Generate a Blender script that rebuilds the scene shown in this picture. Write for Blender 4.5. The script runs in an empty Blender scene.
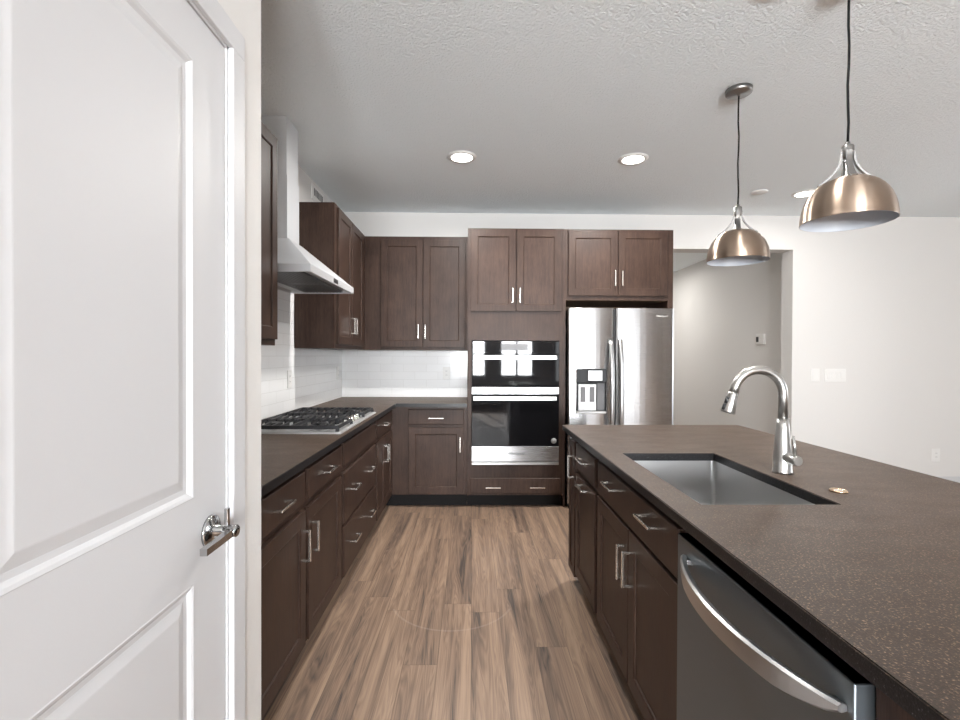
import bpy, bmesh, math, random
from mathutils import Vector, Matrix
random.seed(7)
S = 0.0254                      # everything below is laid out in inches
scn = bpy.context.scene
COL = scn.collection
PI = math.pi

# ------------------------------------------------------------------ camera
yaw, pitch, roll, CH, FPX = 0.0163, -0.0087, 0.0037, 52.28, 480.96
c, s = math.cos, math.sin
fw = Vector((s(yaw) * c(pitch), c(yaw) * c(pitch), s(pitch)))
r0 = Vector((c(yaw), -s(yaw), 0)); u0 = r0.cross(fw)
rr = r0 * c(roll) + u0 * s(roll); uu = u0 * c(roll) - r0 * s(roll)
cam_d = bpy.data.cameras.new('camera'); cam = bpy.data.objects.new('camera', cam_d); COL.objects.link(cam)
cam_d.sensor_width = 36; cam_d.lens = FPX / 960 * 36; cam_d.clip_start = 0.02; cam_d.clip_end = 100
cam.matrix_world = Matrix(((rr.x, uu.x, -fw.x, 0), (rr.y, uu.y, -fw.y, 0), (rr.z, uu.z, -fw.z, CH * S), (0, 0, 0, 1)))
scn.camera = cam

# ------------------------------------------------------------------ light and exposure
scn.view_settings.view_transform = 'Standard'; scn.view_settings.look = 'None'
scn.view_settings.gamma = 1; scn.view_settings.use_curve_mapping = False
scn.view_settings.exposure = 0.34
scn.cycles.max_bounces = 10; scn.cycles.diffuse_bounces = 6; scn.cycles.glossy_bounces = 5; scn.cycles.transparent_max_bounces = 8
scn.cycles.caustics_reflective = False; scn.cycles.caustics_refractive = False
scn.cycles.sample_clamp_indirect = 6
w = bpy.data.worlds.new('sky'); scn.world = w; w.use_nodes = True
wn = w.node_tree.nodes; bg = wn['Background']
sky = wn.new('ShaderNodeTexSky'); sky.sky_type = 'HOSEK_WILKIE'; sky.turbidity = 4; sky.sun_direction = (0.4, 0.5, 0.75)
w.node_tree.links.new(sky.outputs[0], bg.inputs[0]); bg.inputs[1].default_value = 3.0

def area(name, loc, target, sx, sy, power, col=(1, 1, 1), spread=PI):
    d = bpy.data.lights.new(name, 'AREA'); d.shape = 'RECTANGLE'; d.size = sx * S; d.size_y = sy * S
    d.energy = power; d.color = col; d.spread = spread
    o = bpy.data.objects.new(name, d); COL.objects.link(o)
    o.location = Vector(loc) * S
    o.rotation_euler = (Vector(target) - Vector(loc)).to_track_quat('-Z', 'Z').to_euler()
    return o
DAY = (0.95, 0.975, 1.0)
# daylight through windows behind the camera; small rear and side ones are added fills
area('daylight_rear_window', (46, -171, 56), (46, 0, 56), 36, 50, 350, DAY)
area('daylight_patio_door', (120, -171, 42), (120, 0, 42), 70, 80, 12, DAY)
area('rear_fill_small', (0, -171, 56), (0, 0, 56), 30, 50, 310, DAY)
area('side_fill_far', (243, 80, 58), (0, 80, 58), 90, 60, 55, DAY)
# added fill lamp low outside, sends light up through the windows onto the ceiling
area('ceiling_fill_rear', (50, -430, 2), (40, 60, 108), 420, 200, 620, DAY)
sun_d = bpy.data.lights.new('sun', 'SUN'); sun_d.energy = 30; sun_d.angle = 0.02; sun_d.color = (1, 0.97, 0.93)
sun = bpy.data.objects.new('sun', sun_d); COL.objects.link(sun); sun.location = (0, -8, 6)
sun.rotation_euler = Vector((0.16, 0.85, -0.47)).to_track_quat('-Z', 'Y').to_euler()

# ------------------------------------------------------------------ materials
def mat(name):
    m = bpy.data.materials.new(name); m.use_nodes = True
    nt = m.node_tree; return m, nt, nt.nodes['Principled BSDF']
def N(nt, typ, ins=None, **props):
    n = nt.nodes.new(typ)
    for k, v in props.items(): setattr(n, k, v)
    for k, v in (ins or {}).items():
        if isinstance(v, bpy.types.NodeSocket): nt.links.new(v, n.inputs[k])
        else: n.inputs[k].default_value = v
    return n
def math_(nt, op, a, b=None, c_=None):
    ins = {0: a}
    if b is not None: ins[1] = b
    if c_ is not None: ins[2] = c_
    return N(nt, 'ShaderNodeMath', ins, operation=op).outputs[0]
def ramp(nt, fac, stops):
    n = N(nt, 'ShaderNodeValToRGB', {0: fac}); cr = n.color_ramp
    while len(cr.elements) < len(stops): cr.elements.new(0.5)
    for e, (p, col) in zip(cr.elements, stops): e.position = p; e.color = (*col, 1) if len(col) == 3 else col
    return n.outputs[0]
def set_(p, **kw):
    for k, v in kw.items(): p.inputs[k.replace('_', ' ')].default_value = v
def coords(nt, scale=(1, 1, 1), kind='Object'):
    tc = N(nt, 'ShaderNodeTexCoord')
    return N(nt, 'ShaderNodeMapping', {0: tc.outputs[kind], 3: scale}).outputs[0]
def simple(name, col, rough=0.5, metal=0.0, bump=None, **kw):
    m, nt, p = mat(name); set_(p, Base_Color=(*col, 1), Roughness=rough, Metallic=metal, **kw)
    v = coords(nt, (1, 1, 1))
    sc, st = bump or (400, 0.02)
    nz = N(nt, 'ShaderNodeTexNoise', {0: v, 'Scale': sc, 'Detail': 3})
    b = N(nt, 'ShaderNodeBump', {'Strength': st, 'Distance': 0.002, 'Height': nz.outputs[0]})
    nt.links.new(b.outputs[0], p.inputs['Normal'])
    return m
def paint(name, col, scale, strength, rough=0.75):
    m, nt, p = mat(name); set_(p, Base_Color=(*col, 1), Roughness=rough)
    v = coords(nt)
    a = N(nt, 'ShaderNodeTexNoise', {0: v, 'Scale': scale, 'Detail': 4, 'Roughness': 0.55})
    h = ramp(nt, a.outputs[0], [(0.32, (0, 0, 0)), (0.68, (1, 1, 1))])
    b = N(nt, 'ShaderNodeBump', {'Strength': strength, 'Distance': 0.004, 'Height': h})
    nt.links.new(b.outputs[0], p.inputs['Normal'])
    return m
M = {}
M['wall'] = paint('warm_white_wall_paint', (0.695, 0.68, 0.66), 90, 0.08)
M['ceiling'] = paint('textured_ceiling_paint', (0.87, 0.92, 0.945), 88, 0.85, 0.9)
M['door_paint'] = simple('white_door_paint', (0.58, 0.58, 0.59), 0.5, bump=(250, 0.03))
M['plastic'] = simple('white_plastic', (0.76, 0.75, 0.73), 0.4)
M['dark_plastic'] = simple('dark_plastic', (0.02, 0.02, 0.022), 0.35)
M['gray_plastic'] = simple('gray_plastic', (0.12, 0.12, 0.125), 0.4)
M['black'] = simple('matte_black', (0.008, 0.008, 0.009), 0.6)
M['rubber'] = simple('cord_black', (0.006, 0.006, 0.007), 0.8, Specular_IOR_Level=0.2)
M['iron'] = simple('cast_iron', (0.018, 0.018, 0.02), 0.42, bump=(900, 0.25))
M['chrome'] = simple('polished_nickel', (0.72, 0.70, 0.67), 0.18, 1.0)
M['pull'] = simple('satin_nickel_pull', (0.80, 0.77, 0.72), 0.25, 1.0)
M['nickel_dark'] = simple('dark_brushed_nickel', (0.32, 0.315, 0.31), 0.3, 1.0)
M['lever_chrome'] = simple('polished_dark_nickel', (0.42, 0.42, 0.42), 0.14, 1.0)
M['copper_ring'] = simple('brass_ring', (0.75, 0.55, 0.38), 0.25, 1.0)
M['hood_white'] = simple('pale_brushed_hood_steel', (0.74, 0.755, 0.775), 0.34, 0.45)
M['filter'] = simple('hood_filter_mesh', (0.22, 0.22, 0.22), 0.4, 0.9, bump=(600, 0.5))
M['shade_inside'] = simple('white_enamel', (0.55, 0.585, 0.64), 0.45)
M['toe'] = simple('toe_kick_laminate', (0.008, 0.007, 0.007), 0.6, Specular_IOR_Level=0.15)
M['label_gray'] = simple('gray_sticker', (0.25, 0.25, 0.25), 0.5)
M['ink'] = simple('logo_ink', (0.03, 0.03, 0.035), 0.4)
M['logo_silver'] = simple('logo_silver', (0.9, 0.9, 0.9), 0.3, 0.6)

def wood(name, dark, light, rough, scale=(34, 34, 2.2)):
    m, nt, p = mat(name)
    v = coords(nt, scale)
    a = N(nt, 'ShaderNodeTexNoise', {0: v, 'Scale': 1.6, 'Detail': 8, 'Roughness': 0.62, 'Distortion': 0.4})
    v2 = coords(nt, (5, 5, 4))
    b = N(nt, 'ShaderNodeTexNoise', {0: v2, 'Scale': 1.5, 'Detail': 3})
    v3 = coords(nt, (scale[0] * 12, scale[1] * 12, scale[2] * 9))
    pz = N(nt, 'ShaderNodeTexNoise', {0: v3, 'Scale': 1.0, 'Detail': 2})
    t = math_(nt, 'ADD', math_(nt, 'MULTIPLY', a.outputs[0], 0.55), math_(nt, 'MULTIPLY', b.outputs[0], 0.45))
    t = math_(nt, 'ADD', t, math_(nt, 'MULTIPLY', math_(nt, 'SUBTRACT', pz.outputs[0], 0.5), 0.5))
    col = ramp(nt, t, [(0.28, dark), (0.72, light)])
    nt.links.new(col, p.inputs['Base Color'])
    rg = math_(nt, 'ADD', math_(nt, 'MULTIPLY', a.outputs[0], 0.16), rough - 0.08)
    nt.links.new(rg, p.inputs['Roughness'])
    bp = N(nt, 'ShaderNodeBump', {'Strength': 0.08, 'Distance': 0.001, 'Height': a.outputs[0]})
    nt.links.new(bp.outputs[0], p.inputs['Normal'])
    set_(p, Specular_IOR_Level=0.22)
    return m
M['wood'] = wood('espresso_stained_maple', (0.024, 0.0132, 0.0098), (0.070, 0.041, 0.030), 0.42)
M['wood_raw'] = wood('cabinet_interior_maple', (0.10, 0.062, 0.038), (0.17, 0.11, 0.07), 0.5)

def steel(name, col, rough, tangent=(0, 0, 1), aniso=0.75, metal=1.0):
    m, nt, p = mat(name); set_(p, Base_Color=(*col, 1), Roughness=rough, Metallic=metal, Anisotropic=aniso)
    t = N(nt, 'ShaderNodeCombineXYZ', {0: tangent[0], 1: tangent[1], 2: tangent[2]})
    nt.links.new(t.outputs[0], p.inputs['Tangent'])
    sc = [900.0 if tangent[i] else 6.0 for i in range(3)]
    v = coords(nt, sc)
    nz = N(nt, 'ShaderNodeTexNoise', {0: v, 'Scale': 1.0, 'Detail': 2})
    rg = math_(nt, 'ADD', math_(nt, 'MULTIPLY', nz.outputs[0], 0.10), rough - 0.05)
    nt.links.new(rg, p.inputs['Roughness'])
    return m
M['steel'] = steel('brushed_stainless_steel', (0.46, 0.46, 0.465), 0.26)
M['steel_plain'] = steel('satin_stainless_steel', (0.52, 0.52, 0.52), 0.30, aniso=0.4)
M['pan_steel'] = simple('cooktop_pan_steel', (0.62, 0.62, 0.62), 0.35, 0.5)
M['steel_dark'] = steel('black_stainless_steel', (0.215, 0.245, 0.27), 0.42, aniso=0.6)
M['sink_steel'] = steel('sink_satin_steel', (0.62, 0.62, 0.62), 0.34, aniso=0.3)
M['faucet'] = steel('brushed_faucet_steel', (0.54, 0.53, 0.51), 0.3, aniso=0.0)

def spun():
    m, nt, p = mat('spun_brushed_nickel')
    set_(p, Base_Color=(0.42, 0.325, 0.255, 1), Roughness=0.42, Metallic=1.0, Anisotropic=0.95, Anisotropic_Rotation=0.25)
    t = N(nt, 'ShaderNodeTangent', direction_type='RADIAL', axis='Z')
    nt.links.new(t.outputs[0], p.inputs['Tangent'])
    v = coords(nt, (3, 3, 500))
    nz = N(nt, 'ShaderNodeTexNoise', {0: v, 'Scale': 1.0, 'Detail': 2})
    nt.links.new(math_(nt, 'ADD', math_(nt, 'MULTIPLY', nz.outputs[0], 0.1), 0.29), p.inputs['Roughness'])
    return m
M['spun'] = spun()

def granite(name='leathered_black_granite', shaded=False):
    m, nt, p = mat(name)
    v = coords(nt)
    a = N(nt, 'ShaderNodeTexNoise', {0: v, 'Scale': 260, 'Detail': 6, 'Roughness': 0.55})
    b = N(nt, 'ShaderNodeTexVoronoi', {0: v, 'Scale': 420})
    cl = N(nt, 'ShaderNodeTexNoise', {0: coords(nt, (3, 7, 3)), 'Scale': 2.2, 'Detail': 5})
    col = ramp(nt, a.outputs[0], [(0.40, (0.004, 0.0035, 0.0035)), (0.57, (0.030, 0.0175, 0.0115)), (0.70, (0.34, 0.23, 0.155))])
    mx = N(nt, 'ShaderNodeMix', {0: math_(nt, 'MULTIPLY', cl.outputs[0], 0.45), 6: col, 7: (0.030, 0.0175, 0.0115, 1)}, data_type='RGBA')
    nt.links.new(mx.outputs[2], p.inputs['Base Color'])
    rg = math_(nt, 'ADD', math_(nt, 'MULTIPLY', cl.outputs[0], 0.16), 0.36)
    nt.links.new(rg, p.inputs['Roughness'])
    h = math_(nt, 'ADD', a.outputs[0], math_(nt, 'MULTIPLY', b.outputs[0], 0.4))
    bp = N(nt, 'ShaderNodeBump', {'Strength': 0.22, 'Distance': 0.0012, 'Height': h})
    nt.links.new(bp.outputs[0], p.inputs['Normal'])
    if shaded:
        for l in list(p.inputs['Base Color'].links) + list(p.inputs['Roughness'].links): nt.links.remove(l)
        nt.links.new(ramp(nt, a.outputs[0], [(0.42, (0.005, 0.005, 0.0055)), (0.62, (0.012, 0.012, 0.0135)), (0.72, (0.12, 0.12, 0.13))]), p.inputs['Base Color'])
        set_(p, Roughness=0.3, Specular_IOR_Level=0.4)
    else: set_(p, Specular_IOR_Level=0.37, Sheen_Weight=0.10, Sheen_Roughness=0.45, Sheen_Tint=(1.0, 0.66, 0.45, 1))
    return m
M['granite'] = granite()
M['granite_edge'] = granite('shaded_black_granite_edge', True)  # darker copy of the granite for slab sides, shade put into its colour

def tile(name, axes):
    m, nt, p = mat(name)
    tc = N(nt, 'ShaderNodeTexCoord'); sp = N(nt, 'ShaderNodeSeparateXYZ', {0: tc.outputs['Object']})
    cb = N(nt, 'ShaderNodeCombineXYZ', {0: sp.outputs[axes], 1: sp.outputs[2]})
    br = N(nt, 'ShaderNodeTexBrick', {0: cb.outputs[0], 'Scale': 1.0, 'Brick Width': 9 * S, 'Row Height': 3.06 * S, 'Mortar Size': 0.07 * S,
           'Mortar Smooth': 0.3, 'Color1': (0.88, 0.88, 0.88, 1), 'Color2': (0.85, 0.85, 0.85, 1), 'Mortar': (0.76, 0.755, 0.745, 1)})
    nt.links.new(br.outputs[0], p.inputs['Base Color'])
    nz = N(nt, 'ShaderNodeTexNoise', {0: cb.outputs[0], 'Scale': 22, 'Detail': 2})
    h = math_(nt, 'ADD', math_(nt, 'MULTIPLY', br.outputs[1], -1.0), math_(nt, 'MULTIPLY', nz.outputs[0], 0.35))
    bp = N(nt, 'ShaderNodeBump', {'Strength': 0.5, 'Distance': 0.0015, 'Height': h})
    nt.links.new(bp.outputs[0], p.inputs['Normal'])
    set_(p, Roughness=0.14, Specular_IOR_Level=0.35)
    return m
M['tile_left'] = tile('glossy_subway_tile_left', 1)
M['tile_back'] = tile('glossy_subway_tile_back', 0)

def floor_mat():
    m, nt, p = mat('oak_vinyl_plank')
    tc = N(nt, 'ShaderNodeTexCoord'); sp = N(nt, 'ShaderNodeSeparateXYZ', {0: tc.outputs['Object']})
    x = math_(nt, 'DIVIDE', sp.outputs[0], 5.75 * S)
    row = math_(nt, 'FLOOR', x); fx = math_(nt, 'FRACT', x)
    rn = N(nt, 'ShaderNodeTexWhiteNoise', {'W': row}, noise_dimensions='1D').outputs['Value']
    y = math_(nt, 'ADD', math_(nt, 'DIVIDE', sp.outputs[1], 56 * S), math_(nt, 'MULTIPLY', rn, 7.31))
    pl = math_(nt, 'FLOOR', y); fy = math_(nt, 'FRACT', y)
    pid = N(nt, 'ShaderNodeCombineXYZ', {0: row, 1: pl})
    wn_ = N(nt, 'ShaderNodeTexWhiteNoise', {'Vector': pid.outputs[0]}, noise_dimensions='3D')
    pr_ = wn_.outputs['Value']; pc = wn_.outputs['Color']
    off = N(nt, 'ShaderNodeVectorMath', {0: pc, 1: (13, 37, 11)}, operation='MULTIPLY').outputs[0]
    base = N(nt, 'ShaderNodeVectorMath', {0: tc.outputs['Object'], 1: off}, operation='ADD').outputs[0]
    g1v = N(nt, 'ShaderNodeMapping', {0: base, 3: (15, 0.75, 1)}).outputs[0]
    broad = N(nt, 'ShaderNodeTexNoise', {0: g1v, 'Scale': 1.0, 'Detail': 3, 'Roughness': 0.5, 'Distortion': 0.6}).outputs[0]
    # cathedral rings: contour lines of a stretched noise field
    rings = math_(nt, 'FRACT', math_(nt, 'MULTIPLY', broad, 16.0))
    rings = math_(nt, 'ABSOLUTE', math_(nt, 'SUBTRACT', rings, 0.5))
    g2v = N(nt, 'ShaderNodeMapping', {0: base, 3: (190, 3.0, 1)}).outputs[0]
    fine = N(nt, 'ShaderNodeTexNoise', {0: g2v, 'Scale': 1.0, 'Detail': 6, 'Roughness': 0.65}).outputs[0]
    g3v = N(nt, 'ShaderNodeMapping', {0: base, 3: (30, 1.1, 1)}).outputs[0]
    blot = N(nt, 'ShaderNodeTexNoise', {0: g3v, 'Scale': 1.0, 'Detail': 2}).outputs[0]
    t = math_(nt, 'ADD', math_(nt, 'MULTIPLY', broad, 0.55), math_(nt, 'MULTIPLY', fine, 0.30))
    t = math_(nt, 'ADD', t, math_(nt, 'MULTIPLY', rings, 0.22))
    t = math_(nt, 'ADD', t, math_(nt, 'ADD', math_(nt, 'MULTIPLY', blot, 0.34), -0.09))
    t = math_(nt, 'ADD', t, math_(nt, 'MULTIPLY', math_(nt, 'SUBTRACT', pr_, 0.5), 0.10))
    col = ramp(nt, t, [(0.36, (0.065, 0.050, 0.043)), (0.47, (0.160, 0.110, 0.082)), (0.58, (0.250, 0.168, 0.117)), (0.74, (0.36, 0.250, 0.175))])
    ex = math_(nt, 'MINIMUM', fx, math_(nt, 'SUBTRACT', 1.0, fx))
    ey = math_(nt, 'MINIMUM', fy, math_(nt, 'SUBTRACT', 1.0, fy))
    seam = math_(nt, 'MAXIMUM', math_(nt, 'LESS_THAN', ex, 0.011), math_(nt, 'LESS_THAN', ey, 0.0010))
    mx = N(nt, 'ShaderNodeMix', {0: math_(nt, 'MULTIPLY', seam, 0.45), 6: col, 7: (0.06, 0.042, 0.033, 1)}, data_type='RGBA')
    # a thin pale scuffed arc left on the planks
    dx = math_(nt, 'SUBTRACT', sp.outputs[0], -4.0 * S); dy = math_(nt, 'SUBTRACT', sp.outputs[1], 104.0 * S)
    dd = math_(nt, 'SQRT', math_(nt, 'ADD', math_(nt, 'MULTIPLY', dx, dx), math_(nt, 'MULTIPLY', dy, dy)))
    arc = math_(nt, 'LESS_THAN', math_(nt, 'ABSOLUTE', math_(nt, 'SUBTRACT', dd, 13.0 * S)), 0.22 * S)
    arc = math_(nt, 'MULTIPLY', arc, math_(nt, 'LESS_THAN', dy, -5.0 * S))
    arc = math_(nt, 'MULTIPLY', math_(nt, 'MULTIPLY', arc, fine), 0.2)
    mx2 = N(nt, 'ShaderNodeMix', {0: arc, 6: mx.outputs[2], 7: (0.55, 0.5, 0.45, 1)}, data_type='RGBA')
    nt.links.new(mx2.outputs[2], p.inputs['Base Color'])
    nt.links.new(math_(nt, 'ADD', math_(nt, 'MULTIPLY', fine, 0.2), 0.32), p.inputs['Roughness'])
    bp = N(nt, 'ShaderNodeBump', {'Strength': 0.12, 'Distance': 0.001, 'Height': math_(nt, 'SUBTRACT', t, seam)})
    nt.links.new(bp.outputs[0], p.inputs['Normal'])
    return m
M['floor'] = floor_mat()

def oven_glass():
    m, nt, p = mat('black_oven_glass'); set_(p, Base_Color=(0.006, 0.006, 0.007, 1), Roughness=0.03, Specular_IOR_Level=0.22)
    v = coords(nt); nz = N(nt, 'ShaderNodeTexNoise', {0: v, 'Scale': 4, 'Detail': 1})
    bp = N(nt, 'ShaderNodeBump', {'Strength': 0.02, 'Distance': 0.002, 'Height': nz.outputs[0]})
    nt.links.new(bp.outputs[0], p.inputs['Normal']); return m
M['oven_glass'] = oven_glass()
def pane_glass():
    m = bpy.data.materials.new('window_glass'); m.use_nodes = True; nt = m.node_tree
    nt.nodes.remove(nt.nodes['Principled BSDF'])
    tr = N(nt, 'ShaderNodeBsdfTransparent'); gl = N(nt, 'ShaderNodeBsdfGlossy', {'Roughness': 0.02})
    fr = N(nt, 'ShaderNodeFresnel', {'IOR': 1.3})
    mx = N(nt, 'ShaderNodeMixShader', {0: fr.outputs[0], 1: tr.outputs[0], 2: gl.outputs[0]})
    nt.links.new(mx.outputs[0], nt.nodes['Material Output'].inputs[0]); return m
M['glass'] = pane_glass()
def emit(name, col, st):
    m, nt, p = mat(name); set_(p, Base_Color=(0.9, 0.9, 0.9, 1), Emission_Color=(*col, 1), Emission_Strength=st)
    v = coords(nt); nz = N(nt, 'ShaderNodeTexNoise', {0: v, 'Scale': 300})
    bp = N(nt, 'ShaderNodeBump', {'Strength': 0.02, 'Height': nz.outputs[0]}); nt.links.new(bp.outputs[0], p.inputs['Normal'])
    return m
M['lens'] = emit('lit_downlight_lens', (1, 0.97, 0.92), 9)
M['bulb'] = simple('frosted_bulb', (0.85, 0.85, 0.85), 0.3)

# ------------------------------------------------------------------ geometry helpers (inches, world axes)
ROOT = {}
class G:
    def __init__(self): self.bm = bmesh.new()
    def box(self, x0, x1, y0, y1, z0, z1, bev=0.0):
        b = bmesh.new()
        vs = [b.verts.new((x, y, z)) for x in (x0, x1) for y in (y0, y1) for z in (z0, z1)]
        for q in ((0, 1, 3, 2), (4, 6, 7, 5), (0, 4, 5, 1), (2, 3, 7, 6), (0, 2, 6, 4), (1, 5, 7, 3)): b.faces.new([vs[i] for i in q])
        bmesh.ops.recalc_face_normals(b, faces=b.faces)
        if bev: bmesh.ops.bevel(b, geom=b.edges[:], offset=bev, segments=2, affect='EDGES', profile=0.5)
        self.merge(b); return self
    def merge(self, b, flat=True):
        mp = {}
        for v in b.verts: mp[v] = self.bm.verts.new(v.co)
        for f in b.faces:
            try:
                nf = self.bm.faces.new([mp[v] for v in f.verts]); nf.smooth = f.smooth
            except ValueError: pass
        b.free()
    def loops(self, loops, cap0=True, cap1=True, smooth=False, closed=False):
        b = bmesh.new()
        L = [[b.verts.new(p) for p in lp] for lp in loops]
        n = len(L[0]); pairs = list(zip(L[:-1], L[1:]))
        if closed: pairs.append((L[-1], L[0]))
        for A, B in pairs:
            for i in range(n):
                j = (i + 1) % n
                f = b.faces.new((A[i], A[j], B[j], B[i])); f.smooth = smooth
        if not closed:
            if cap0: b.faces.new(L[0][::-1])
            if cap1: b.faces.new(L[-1])
        bmesh.ops.recalc_face_normals(b, faces=b.faces)
        self.merge(b); return self
    def frustum(self, a, b_):  # a, b_: (x0,x1,y0,y1,z)
        q = lambda t: [(t[0], t[2], t[4]), (t[1], t[2], t[4]), (t[1], t[3], t[4]), (t[0], t[3], t[4])]
        return self.loops([q(a), q(b_)])
    def tube(self, pts, r, n=12, smooth=True):
        pts = [Vector(p) for p in pts]
        rs = r if isinstance(r, (list, tuple)) else [r] * len(pts)
        ts = []
        for i in range(len(pts)):
            a = pts[i] - pts[i - 1] if i else pts[1] - pts[0]
            b = pts[i + 1] - pts[i] if i + 1 < len(pts) else a
            ts.append((a.normalized() + b.normalized()).normalized())
        up = Vector((0, 0, 1)) if abs(ts[0].z) < 0.9 else Vector((1, 0, 0))
        nv = ts[0].cross(up).normalized(); lp = []
        for p, t, rad in zip(pts, ts, rs):
            nv = (nv - t * nv.dot(t)).normalized(); bv = t.cross(nv)
            lp.append([p + (nv * c(k * 2 * PI / n) + bv * s(k * 2 * PI / n)) * rad for k in range(n)])
        return self.loops(lp, smooth=smooth)
    def lathe(self, prof, ctr, n=40, axis='Z', closed=False, smooth=True):
        lp = []
        for r, h in prof:
            row = []
            for k in range(n):
                a = 2 * PI * k / n; x, y = r * c(a), r * s(a)
                v = {'Z': (x, y, h), 'Y': (x, h, y), 'X': (h, x, y)}[axis]
                row.append((ctr[0] + v[0], ctr[1] + v[1], ctr[2] + v[2]))
            lp.append(row)
        return self.loops(lp, smooth=smooth, closed=closed)
    def prism(self, poly, z0, z1, axis='Z'):
        f = {'Z': lambda a, b, h: (a, b, h), 'Y': lambda a, b, h: (a, h, b), 'X': lambda a, b, h: (h, a, b)}[axis]
        return self.loops([[f(a, b, z0) for a, b in poly], [f(a, b, z1) for a, b in poly]])
    def rings(self, F, u0, u1, v0, v1, prof):  # rectangular rings (inset, height) in a face frame
        return self.loops([[F(u0 + i, v0 + i, h), F(u1 - i, v0 + i, h), F(u1 - i, v1 - i, h), F(u0 + i, v1 - i, h)] for i, h in prof])
    def fbox(self, F, u0, u1, v0, v1, w0, w1, bev=0):
        a, b = F(u0, v0, w0), F(u1, v1, w1)
        return self.box(min(a[0], b[0]), max(a[0], b[0]), min(a[1], b[1]), max(a[1], b[1]), min(a[2], b[2]), max(a[2], b[2]), bev)
    def build(self, name, m, parent=None, kind=None):
        base = ROOT.get(parent.name, Vector((0, 0, 0))) if parent else Vector((0, 0, 0))
        if parent is None:
            zs = [v.co for v in self.bm.verts]
            lo = Vector((min(v.x for v in zs), min(v.y for v in zs), min(v.z for v in zs)))
            hi = Vector((max(v.x for v in zs), max(v.y for v in zs), max(v.z for v in zs)))
            base = Vector(((lo.x + hi.x) / 2, (lo.y + hi.y) / 2, lo.z)) if kind != 'structure' else Vector((0, 0, 0))
        for v in self.bm.verts: v.co = (v.co - base) * S
        me = bpy.data.meshes.new(name); self.bm.to_mesh(me); self.bm.free()
        me.materials.append(M[m]); o = bpy.data.objects.new(name, me); COL.objects.link(o)
        if parent: o.parent = parent
        else: o.location = base * S
        ROOT[o.name] = base
        if kind: o['kind'] = kind
        return o
def shade_edges(o):   # a slab's sides take the darker granite, standing in for their shade
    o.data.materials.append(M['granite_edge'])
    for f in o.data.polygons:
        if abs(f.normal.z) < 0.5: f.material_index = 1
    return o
def thing(name, label, cat, loc, group=None):
    o = bpy.data.objects.new(name, None); COL.objects.link(o); o.location = Vector(loc) * S; o.empty_display_size = 0.05
    o['label'] = label; o['category'] = cat
    if group: o['group'] = group
    ROOT[o.name] = Vector(loc); return o
def tag(o, label, cat, group=None):
    o['label'] = label; o['category'] = cat
    if group: o['group'] = group
    return o
def copy_tree(o, parent=None):
    d = o.copy(); COL.objects.link(d)
    if parent: d.parent = parent
    for ch in list(o.children): copy_tree(ch, d)
    return d
def text(name, body, size, loc, rot, m, parent):
    cu = bpy.data.curves.new(name, 'FONT'); cu.body = body; cu.size = size * S; cu.align_x = 'CENTER'; cu.align_y = 'CENTER'; cu.extrude = 0.0003
    tmp = bpy.data.objects.new(name, cu); COL.objects.link(tmp); bpy.context.view_layer.update()
    me = bpy.data.meshes.new_from_object(tmp.evaluated_get(bpy.context.evaluated_depsgraph_get())); bpy.data.objects.remove(tmp)
    me.materials.clear(); me.materials.append(M[m]); o = bpy.data.objects.new(name, me); COL.objects.link(o); o.parent = parent
    o.location = (Vector(loc) - ROOT[parent.name]) * S; o.rotation_euler = rot; return o

# face frames: (u along the run, v up, w out of the cabinet front)
FL = lambda x: (lambda u, v, w_: (x + w_, u, v))       # left run, faces +X, u = Y
FB = lambda y: (lambda u, v, w_: (u, y - w_, v))       # back run, faces -Y, u = X
FI = lambda x: (lambda u, v, w_: (x - w_, u, v))       # island front, faces -X, u = Y
T = 0.75
def pull(F, u, v, vertical, parent, L=5.15, w0=T):
    g = G(); a = L / 2; q = 0.19; pj = w0 + 1.35
    if vertical:
        g.fbox(F, u - q, u + q, v - a, v + a, pj - 2 * q, pj, 0.06)
        for e in (v - a + q, v + a - q): g.fbox(F, u - q, u + q, e - q, e + q, w0, pj - q, 0.05)
    else:
        g.fbox(F, u - a, u + a, v - q, v + q, pj - 2 * q, pj, 0.06)
        for e in (u - a + q, u + a - q): g.fbox(F, e - q, e + q, v - q, v + q, w0, pj - q, 0.05)
    return g.build('handle', 'pull', parent)
def shaker(F, u0, u1, v0, v1, parent, stile=2.3):
    g = G(); g.rings(F, u0, u1, v0, v1, [(0, 0.02), (0, T - 0.07), (0.07, T), (stile, T), (stile + 0.22, T - 0.16), (stile + 0.26, T - 0.30)])
    return g.build('door', 'wood', parent)
def slab(F, u0, u1, v0, v1, parent, name='drawer'):
    g = G(); g.rings(F, u0, u1, v0, v1, [(0, 0.02), (0, T - 0.16), (0.10, T - 0.04), (0.18, T)])
    return g.build(name, 'wood', parent)

# ------------------------------------------------------------------ room shell (structure)
CZ = 108.4; XW = -51.3; YB = 189.8; XR = 240.0; YR = -166.0; XP = -22.3; YP = 51.2
G().box(XW - 5, XR + 5, YR - 5, 345, -2, 0).build('floor', 'floor', None, 'structure')
G().box(XW - 5, XR + 5, YR - 5, 345, CZ, CZ + 4).build('ceiling', 'ceiling', None, 'structure')
G().box(XW - 5, XW, YP - 2, YB, 0, CZ).build('wall_left', 'wall', None, 'structure')
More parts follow.
